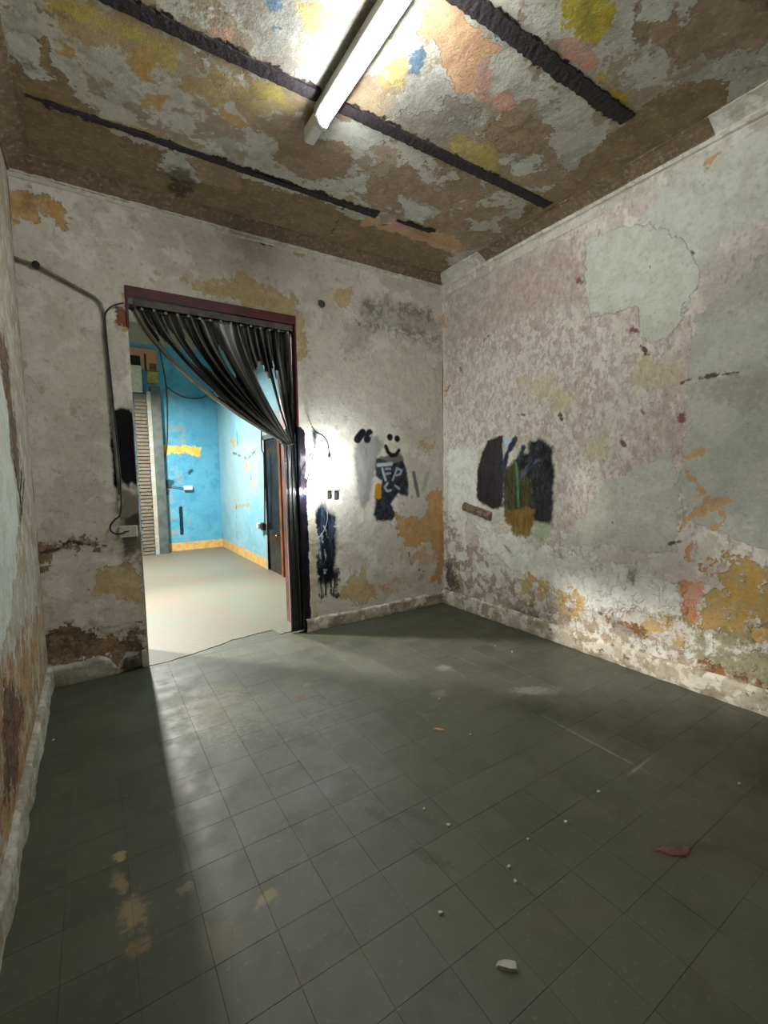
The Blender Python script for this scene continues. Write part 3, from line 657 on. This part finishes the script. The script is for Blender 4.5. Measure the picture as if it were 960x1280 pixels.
# ------------------------------------------------------------------ doorway between the rooms
door = empty('door_1', (DL, D, 0)); door['kind'] = 'structure'
def dpart(name, lo, hi, mat, b=.003):
    mb = MB(); mb.box(lo, hi, b); o = mb.build(name, mat); o.parent = door; o.location = (-DL, -D, 0); return o
dpart('head_board', (DL-.005, D-.012, DT-.07), (DR+.008, D+.05, DT+.006), m_maroon)
dpart('jamb_lining', (DL-.006, D-.01, DT-.30), (DL+.012, D+.06, DT-.07), m_maroon)
dpart('jamb_lining', (DR-.012, D-.012, 1.95), (DR+.007, D+.20, DT-.07), m_maroon)
dpart('jamb_lining', (DR-.010, D+.20, 0), (DR+.008, Y2, DT-.02), m_maroon2)
dpart('jamb_lining', (DR-.012, D-.010, 0), (DR+.007, D+.20, 1.95), m_gloss)
dpart('soffit_board', (DL-.01, D+.05, DT-.01), (DR+.01, Y2, DT+.02), m_maroon2)
dpart('jamb_lining', (DL-.01, D+.06, 0), (DL+.004, Y2, DT), m_basel)
dpart('jamb_lining', (DL-.008, D+.0, 0), (DL+.004, D+.06, DT-.30), m_basel)

# ------------------------------------------------------------------ black curtain tied back to the right jamb
cu = empty('curtain', (1.56, D+.05, 0))
tag(cu, 'black plastic curtain drawn aside and gathered at the right of the doorway', 'curtain')
def curtain():
    NU, NV = 150, 90; CX, CY = 1.56, D+.05; TOPZ = 2.875; ZG = 1.80
    V = []; UV = []
    for i in range(NU+1):
        u = i/NU; xt = .315+1.30*u; xg = 1.505+.105*u
        for j in range(NV+1):
            v = j/NV
            if v < .55:
                q = v/.55; x = xt+(xg-xt)*q**(1.42+.25*u); z = TOPZ-.05*(1-u)-(TOPZ-.05*(1-u)-ZG-.06*(1-u)*0)*q
                if u < .5: z -= .045*(1-2*u)*math.sin(math.pi*q)
            else:
                q = (v-.55)/.45; x = xg+(1.52+.10*u-xg)*q; z = ZG*(1-q)+.012*q
            qq = min(1, v/.55)
            ph = 2*math.pi*(13*u+.9*math.sin(7*u)+.5*math.sin(17*u))
            A = (.014+.022*math.sin(math.pi*min(1, qq)))*(1 if v < .55 else 1-.3*q)
            if v < .03: A *= 1.0
            y = A*math.sin(ph)+.006*math.sin(ph*2.3+v*9)
            x += .012*math.cos(ph)*qq*(.4 if v > .5 else 1)
            if v < .07: z += .006*math.sin(ph*1.5)*(1-v/.07)
            V.append((x-CX, y, z)); UV.append((u, v))
    gaps = [(.05, .105, .07, .36), (.15, .19, .07, .20), (.235, .275, .07, .24), (.44, .47, .12, .26), (.65, .775, .17, .53), (.81, .85, .15, .52)]
    Fc = []
    for i in range(NU):
        for j in range(NV):
            u = (i+.5)/NU; v = (j+.5)/NV; cut = False
            for a, b, c, d in gaps:
                t = (v-c)/(d-c)
                if 0 < t < 1:
                    hw = (b-a)/2*min(1, t*4, (1-t)*6); m_ = (a+b)/2
                    if abs(u-m_) < hw: cut = True
            if not cut: k = i*(NV+1)+j; Fc.append((k, k+1, k+NV+2, k+NV+1))
    me = bpy.data.meshes.new('cloth'); me.from_pydata(V, [], Fc); me.update()
    uvl = me.uv_layers.new(name='UVMap')
    li = np.zeros(len(me.loops), np.int32); me.loops.foreach_get('vertex_index', li)
    uvl.data.foreach_set('uv', np.array(UV)[li].ravel())
    me.polygons.foreach_set('use_smooth', [True]*len(me.polygons))
    k = NT('black_plastic_sheet'); uv = k.n('ShaderNodeUVMap').outputs[0]
    n1 = k.noise(uv, 1, 4, .6, 0, (34, 2.0, 1)); n2 = k.noise(uv, 1, 3, .6, 0, (90, 3, 1))
    col = k.mix(k.ramp(n1, .47, .64), lin('14151a'), lin('55544b')); col = k.mix(k.math('MULTIPLY', k.ramp(n2, .54, .66), .8), col, lin('8b897e'))
    sp = k.n('ShaderNodeSeparateXYZ'); k.put(sp.inputs[0], uv)
    col = k.mix(k.ramp(sp.outputs[0], .055, .035), col, lin('8b8474'))
    k.put(k.b.inputs['Base Color'], col); k.b.inputs['Roughness'].default_value = .3
    tr = k.n('ShaderNodeBsdfTranslucent'); k.put(tr.inputs[0], col); ms = k.n('ShaderNodeMixShader'); ms.inputs[0].default_value = .25
    k.t.links.new(k.b.outputs[0], ms.inputs[1]); k.t.links.new(tr.outputs[0], ms.inputs[2]); k.t.links.new(ms.outputs[0], k.out.inputs[0])
    o = link('cloth', me, k.m, cu); md = o.modifiers.new('thickness', 'SOLIDIFY'); md.thickness = .0015
    mb = MB(); mb.tube([(.302-CX, 0, 2.79), (1.62-CX, 0, 2.805)], .010, 10); mb.build('rod', m_steel, cu, True)
    mb = MB(); mb.box((.345-CX, -.055, 2.80), (1.61-CX, -.042, 2.85), .004); mb.build('heading_band', m_greybar, cu)
    mb = MB(); mb.tube([(1.49-CX, -.03, 1.80), (1.55-CX, -.045, 1.78), (1.61-CX, -.03, 1.80), (1.62-CX, 0, 1.81), (1.55-CX, .045, 1.79), (1.48-CX, .02, 1.80), (1.49-CX, -.03, 1.80)], .006, 6); mb.build('tieback', m_black, cu, True)
    ring = MB(); ring.tube([(.012*math.cos(a), -.004*0, .012*math.sin(a)) for a in [2*math.pi*k/10 for k in range(11)]], .0035, 6, False); rm = ring.mesh('grommet', True)
    for k2 in range(15):
        r = link('grommet', rm, m_white, cu); r.location = (.40+k2*.083-CX, -.052, 2.782+.004*math.sin(k2*2)); r.scale = (.6, 1, .6)
curtain()

# ------------------------------------------------------------------ ceiling light
la = empty('fluorescent_lamp', (1.235, 1.9, ZC))
tag(la, 'lit white tube batten lamp fixed to the ceiling across the joists', 'lamp')
def lamp():
    mb = MB(); mb.box((-.045, -.66, -.070), (.060, .62, -.012), .006); mb.build('housing', plain('dusty_white_enamel', '9a9c96', .45), la)
    mb = MB(); mb.box((-.03, .60, -.10), (.035, .80, -.015), .008); mb.build('end_cap', m_white, la)
    mb = MB(); mb.box((-.03, -.72, -.10), (.035, -.64, -.015), .008); mb.build('end_cap', m_white, la)
    mb = MB(); mb.tube([(0, -.64, -.097), (0, .60, -.097)], .028, 16); mb.build('tube', glow('tube_light', 'f1f4f6', TUBE_STRENGTH), la, True)
    mb = MB(); mb.tube([(0, .585, -.10), (0, .615, -.10)], .034, 16); mb.build('lamp_holder', m_white, la, True)
lamp()

# ------------------------------------------------------------------ bare bulbs and leads beside the doorway
def bulb(px, y, r, strength, path, label, mname):
    f = onY(y); x, z = f(*px); o = empty('light_bulb', (x, y, z)); tag(o, label, 'light bulb')
    V = []; n = 16; prof = [(0, -r), (r*.5, -r*.87), (r*.87, -r*.5), (r, 0), (r*.85, r*.55), (r*.55, r*1.0), (r*.4, r*1.35), (0, r*1.36)]
    Fc = []
    for q, zz in prof:
        for k in range(n): V.append((q*math.cos(2*math.pi*k/n), q*math.sin(2*math.pi*k/n), zz))
    for i in range(len(prof)-1):
        for k in range(n): Fc.append((i*n+k, i*n+(k+1) % n, (i+1)*n+(k+1) % n, (i+1)*n+k))
    mb = MB(); mb.add(V, Fc); mb.build('glass', glow(mname, 'eef6ff', strength), o, True)
    mb = MB(); mb.tube([(0, 0, r*1.3), (0, 0, r*1.3+.05)], [r*.42, r*.38], 12); mb.build('socket', m_black, o, True)
    pts = []
    for i, p in enumerate(path):
        yi = D-.012+(y-D+.012)*(i/(len(path)-1))**.7; a_, b_ = onY(yi)(*p); pts.append((a_-x, yi-y, b_-z))
    pts[-1] = (0, 0, r*1.3+.045)
    mb = MB(); mb.tube(smoothpath(pts), .006, 6); mb.build('lead', m_cable, o, True)
    return o
bulb((412, 579), D-.23, .032, BULB_STRENGTH, [(390, 533), (395, 540), (403, 544), (409, 552), (411, 566)], 'lit bare bulb hanging on a black lead beside the doorway, the upper of two', 'bulb_light')
bulb((383, 615), D-.09, .022, BULB2_STRENGTH, [(392, 566), (389, 580), (385, 600)], 'small lit bulb by the right door jamb, just below and left of the larger bulb', 'small_bulb_light')
def wire(name, pts2, y, r, mat, label, cat='cable', proj=None):
    f = proj or onY(y); P = [(f(*p)[0], y, f(*p)[1]) if proj is None else proj(*p) for p in pts2]
    b = Vector(P[0]); mb = MB(); mb.tube(smoothpath([Vector(p)-b for p in P]), r, 7); o = mb.build(name, mat, None, True); o.location = b; tag(o, label, cat); return o
wire('cable', [(397, 572), (398, 590), (404, 615), (409, 640), (408, 655), (402, 668), (394, 675), (386, 674)], D-.02, .004, m_gcable, 'thin pale wire looping down over the black paint right of the doorway')
wire('cable', [(154, 379), (145, 381), (136, 386), (131.5, 395), (133, 420), (138, 470), (143, 520), (148, 570), (150.5, 600), (151, 640), (143, 650), (138, 657), (139, 664), (146, 667.5), (156, 666)], D-.042, .006, m_black, 'black cable running down the grey conduit to the white socket box')
def conduit():
    y = D-.018; f = onY(y); P = [f(*p) for p in [(11, 319), (28, 326), (45, 331), (118, 371.5), (126, 379), (129.5, 392), (133.5, 440), (140, 520), (146, 580), (149.5, 618)]]
    b = Vector((P[2][0], y, P[2][1])); o = empty('conduit', b); tag(o, 'grey painted conduit running from the left corner down to the doorway', 'conduit')
    mb = MB(); mb.tube([Vector((x, y, z))-b for x, z in P], .011, 10); mb.build('pipe', m_pipe, o, True)
    mb = MB(); mb.tube([Vector((0, -.016, 0)), Vector((0, .012, 0))], [.022, .026], 12); mb.build('junction_knob', m_black, o)
    for p in ((92, 357), (138, 500)):
        x, z = f(*p); mb = MB(); mb.box((x-.012-b.x, -.014, z-.008-b.z), (x+.012-b.x, .015, z+.008-b.z), .002); mb.build('clip', m_pipe, o)
conduit()
def socket_box():
    y = D-.02; f = onY(y-.02); x0, z1 = f(148, 658); x1, z0 = f(172.5, 671); c = Vector(((x0+x1)/2, D-.005, (z0+z1)/2)); w2 = (x1-x0)/2; h2 = (z1-z0)/2
    o = empty('socket_box', c); tag(o, 'aged white surface socket box left of the doorway at the end of the black cable', 'socket')
    mb = MB(); mb.box((-w2, -.035, -h2), (w2, .004, h2), .004); mb.build('box', m_offw, o)
    mb = MB(); mb.box((-w2+.006, -.039, -h2+.005), (w2-.006, -.034, h2-.005), .002); mb.build('cover', m_offw, o)
    mb = MB(); mb.tube([(-.028, -.038, .0), (-.010, -.052, .004), (.004, -.040, .006)], .005, 6); mb.build('plug_lead', m_black, o, True)
socket_box()
# sockets torn open in the wall: bare wire ends
for px in ((413.5, 618), (422, 618)):
    x, z = onY(D)(*px); o = MB().tube([(0, .03, 0), (.002, 0, .008), (.008, -.02, .02), (.006, -.028, .04)], .003, 5).build('wire_end', m_cable, None, True); o.location = (x, D-.002, z+.01)
    tag(o, 'short bare wire poking from the %s of two open socket holes' % ('left' if px[0] < 416 else 'right'), 'wire')
# wooden plug in the right wall
def woodplug():
    f = onX(XR-.02); y1, z1 = f(579, 633); y0, z0 = f(613, 646); L = math.hypot(y1-y0, z1-z0); c = Vector((XR-.008, (y0+y1)/2, (z0+z1)/2)); mb = MB(); n = 14; r = np.random.default_rng(3); V = []; Fc = []
    for i in range(n+1):
        s = -L/2+L*i/n
        for k in range(8):
            a = 2*math.pi*k/8; V.append(((.028+.006*r.random())*math.cos(a), s, (.042+.010*r.random())*math.sin(a)))
        if i:
            for k in range(8): Fc.append(((i-1)*8+k, (i-1)*8+(k+1) % 8, i*8+(k+1) % 8, i*8+k))
    Fc += [tuple(range(8)), tuple(n*8+k for k in range(8))]; mb.add(V, Fc); o = mb.build('wood_block', m_wood, None); o.location = c
    o.rotation_euler = (math.atan2(z1-z0, y1-y0), 0, 0); tag(o, 'weathered wooden block lodged in the right wall beside the black spray patch', 'wood block')
woodplug()

# ------------------------------------------------------------------ litter on the floor
def chip(name, px, s, label, mat, cat='debris', rot=.3, hz=.004):
    x, y = onZ(0)(*px); r = random.Random(int(px[0])); n = 9; V = []
    for zz, k_ in ((.0, 1.0), (hz, .82)):
        for k in range(n):
            a = 2*math.pi*k/n; q = k_*(1+.5*(r.random()-.5)) if zz == 0 else k_
            rad = q if zz == 0 else k_*math.hypot(V[k][0]/s[0], V[k][1]/s[1]); V.append((s[0]*rad*math.cos(a), s[1]*rad*math.sin(a), zz*(1 if zz == 0 else .7+.6*r.random())))
    Fc = [tuple(range(n))[::-1], tuple(n+k for k in range(n))]+[(k, (k+1) % n, n+(k+1) % n, n+k) for k in range(n)]
    o = MB().add(V, Fc).build(name, mat); o.location = (x, y, .0012); o.rotation_euler = (0, 0, rot); tag(o, label, cat); return o
chip('paper_scrap', (635, 1209), (.032, .018), 'crumpled white scrap lying on the floor near the bottom of the picture', plain('white_scrap', 'a3a39c', .7, '8c8c84', 40), 'scrap', -.7, .008)
chip('paint_flake', (549, 912), (.035, .013), 'orange paint flake on the floor in front of the doorway', plain('orange_flake', 'b5775c', .7), 'paint flake', -.8)
chip('loose_flake', (846, 1064), (.075, .026), 'large rusty brown flake on the floor at the right', plain('brown_flake', '54382a', .8, '6d4a35', 30), 'flake', -.45, .004)
CRUMB = ['bright white crumb on the lit band of floor in front of the doorway', 'yellowish crumb farthest forward in the middle of the floor, left of the brown flake', 'tiny white crumb above and left of the white scrap', 'white crumb right of centre, between the brown flake and the lit band',
 'pale crumb on a tile joint in the middle of the floor', 'small white crumb near the back right corner, left of its neighbour', 'small white crumb near the back right corner, right of its neighbour', 'pale crumb just behind and left of the brown flake', 'grey crumb midway between the brown flake and the crumb on the joint',
 'lone white crumb at the far left in the shadowed part of the floor', 'faint crumb just left of the middle of the floor', 'crumb behind the white scrap, beside the yellowish one', 'crumb nearest the right edge of the picture', 'pale crumb just right of the orange flake']
for i, p in enumerate([(549, 874), (636, 1084), (551, 1142), (748, 990), (561, 1032), (619, 808), (640, 815), (707, 1028), (660, 1050), (67, 925), (530, 1012), (644, 1102), (924, 980), (588, 919)]):
    c = chip('plaster_crumb', p, (random.uniform(.006, .011), random.uniform(.005, .008)), 'tiny white plaster crumb on the grey floor', m_chip, 'debris', random.random()*3, .005); tag(c, CRUMB[i])

# ------------------------------------------------------------------ the blue room beyond
nb = grid_surface('wall_far', lambda S, T, d: (S, Y3-d, T), [X2L, .76, X2R], [0, Z2], .02, onY(Y3), NEXTBACK, m_nback, seed=33)
nr = grid_surface('wall_far_right', lambda S, T, d: (X2R-d, S, T), [7.03, Y3], [0, Z2], .02, onX(X2R), NEXTRIGHT, m_nright, seed=37, flip=True)
grid_surface('wall_far_right.001', lambda S, T, d: (X2R-d, S, T), [5.75, 7.03], [2.08, Z2], .02, onX(X2R), NEXTRIGHT, m_nright, seed=38, flip=True)
grid_surface('wall_far_right.002', lambda S, T, d: (X2R-d, S, T), [Y2, 5.75], [0, Z2], .05, onX(X2R), NEXTRIGHT, m_nright, seed=39, flip=True)
grid_surface('wall_far_left', lambda S, T, d: (X2L+d, S, T), [Y2, Y3], [0, Z2], .1, onX(X2L), [], m_nright, seed=40)
grid_surface('wall_far_front', lambda S, T, d: (S, Y2+d, T), [X2L, DL, DR, X2R], [0, DT, Z2], .06, onY(Y2), [], m_nright, hole=(DL, DR, 0, DT), seed=41, flip=True)
o = MB().box((X2L, Y2, Z2), (X2R+.02, Y3, Z2+.05)).build('ceiling.001', m_trim); o['kind'] = 'structure'
# solid core over the doorway and between the rooms, so no light slips through
for lo, hi in (((X2L, D+.03, -.05), (DL-.012, Y2-.02, Z2)), ((DR+.012, D+.03, -.05), (XR+.05, Y2-.02, Z2)), ((DL-.012, D+.06, DT+.025), (DR+.012, Y2-.02, Z2))):
    o = MB().box(lo, hi).build('wall_core', m_mortar); o['kind'] = 'structure'

# brick pier bared at the left of the blue wall
bp = empty('brick_pier', (.98, 9.86, 0)); bp['kind'] = 'structure'
MB().box((-.22, -.02, 0), (.02, .13, 3.1)).build('mortar_core', m_mortar, bp)
bm_ = MB().box((-.105, -.03, -.026), (.105, .03, .026), .004).mesh('brick'); bm2 = MB().box((-.05, -.03, -.026), (.05, .03, .026), .004).mesh('brick')
for i in range(44):
    o = link('brick', bm_, m_brick, bp); o.location = (-.115+random.uniform(-.01, .01), -.025+random.uniform(-.006, .006), .04+i*.068)
    if i % 2: o.scale = (.9, 1, 1)
pl = grid_surface('plaster_strip', lambda S, T, d: (S, -.035-d, T), [.0, .07], [0, 3.15], .02, lambda u, v: (0, 0), [], m_nright, seed=51, parent=bp, kind=None)
MB().box((.07, -.06, 0), (.24, .13, 3.25), .005).build('steel_post', m_steel, bp)
MB().box((-.26, -.04, 3.12), (-.06, .1, 3.62), .008).build('white_post', m_offw, bp)
# opening high in the blue wall
wn = empty('window_1', (.97, 9.99, 3.60)); wn['kind'] = 'structure'
MB().box((-.26, -.05, -.03), (.24, .0, .37)).build('recess', m_peach, wn)
MB().box((-.24, -.07, -.02), (-.05, -.052, .22), .01).build('dark_case', m_dark, wn)
MB().box((.02, -.07, -.04), (.05, -.052, .27), .004).build('upright_bar', m_dark, wn)
MB().box((.10, -.07, -.02), (.22, -.052, .10), .004).build('dark_box', m_stone, wn)
MB().box((.05, -.08, -.28), (.24, .0, -.05), .006).build('sill_block', m_bricky, wn)
# leads and small things on the blue walls
def far(p): x, z = onY(Y3-.03)(*p); return (x, Y3-.03, z)
def farr(p): y, z = onX(X2R-.03)(*p); return (X2R-.03, y, z)
def farwire(pts, fn, r, label):
    P = [Vector(fn(p)) for p in pts]; b = P[0]; o = MB().tube(smoothpath([p-b for p in P]), r, 6).build('cable', m_cable, None, True); o.location = b; tag(o, label, 'cable'); return o
farwire([(196, 420), (203, 455), (208, 485), (209, 520), (208, 560), (203, 590), (207, 603)], far, .010, 'dark cable hanging straight down the blue wall')
farwire([(209, 484), (222, 493), (238, 498), (252, 497), (270, 488)], far, .010, 'dark cable sagging across the upper blue wall')
farwire([(327, 520), (327, 560), (330, 575), (331, 655)], farr, .012, 'dark cable down the right blue wall to the socket')
x, y, z = far((235, 610)); o = empty('junction_box', (x, Y3-.02, z)); tag(o, 'small white junction box on the blue wall under the yellow stroke', 'junction box')
MB().box((-.085, -.06, -.045), (.085, .01, .05), .012).build('cover', m_white, o); MB().tube([(-.085, -.02, 0), (-.25, -.02, .03), (-.46, -.01, .05)], .008, 6).build('lead', m_cable, o, True)
x, y, z = farr((329, 658)); o = empty('wall_socket', (X2R-.01, y, z)); tag(o, 'small dark socket with a white plug on the right blue wall', 'socket')
MB().box((-.05, -.06, -.06), (.0, .06, .06), .006).build('socket_body', m_black, o); MB().box((-.09, .06, -.04), (.0, .14, .05), .01).build('plug', m_white, o)
# side door of the blue room
d2 = empty('door_2', (X2R, 6.4, 0)); d2['kind'] = 'structure'
MB().box((.02, .02, .004), (.07, .60, 2.06), .004).build('door_leaf', m_gloss, d2)
MB().box((.0, -.06, .004), (.12, .02, 2.06), .004).build('door_post', m_brownw, d2)
MB().box((.10, -.62, .004), (.15, -.06, 2.06), .004).build('door_leaf', m_brownw, d2)
MB().box((-.01, -.66, 2.06), (.12, .66, 2.13), .004).build('door_head', m_steel, d2)
h = MB().tube([(-.0, .09, .62), (-.035, .09, .62), (-.045, .05, .60)], .014, 8).build('door_handle', m_brass, d2, True)
MB().box((.30, -.8, 0), (.35, .8, 2.4)).build('backing', m_dark, d2)  # black sheet standing for the dark space behind the door

# ------------------------------------------------------------------ lamps of the blue room
def area(name, loc, sx, sy, power, col, rot=(0, 0, 0)):
    l = bpy.data.lights.new(name, 'AREA'); l.shape = 'RECTANGLE'; l.size = sx; l.size_y = sy; l.energy = power; l.color = col
    o = bpy.data.objects.new(name, l); COL.objects.link(o); o.location = loc; o.rotation_euler = rot; return o
area('blue_room_lamp', (.38, 7.65, 3.12), .18, .5, NEXT_P, (1, .97, .90))
l = bpy.data.lights.new('blue_room_spot', 'SPOT'); l.energy = NEXT_Q; l.color = (1, .97, .92); l.spot_size = math.radians(75); l.spot_blend = .6; l.shadow_soft_size = .22
o = bpy.data.objects.new('blue_room_spot', l); COL.objects.link(o); o.location = (-1.8, 6.9, 4.0)
o.rotation_euler = (Vector((1.3, 3.3, 0))-Vector((-1.8, 6.9, 4.0))).to_track_quat('-Z', 'Y').to_euler()
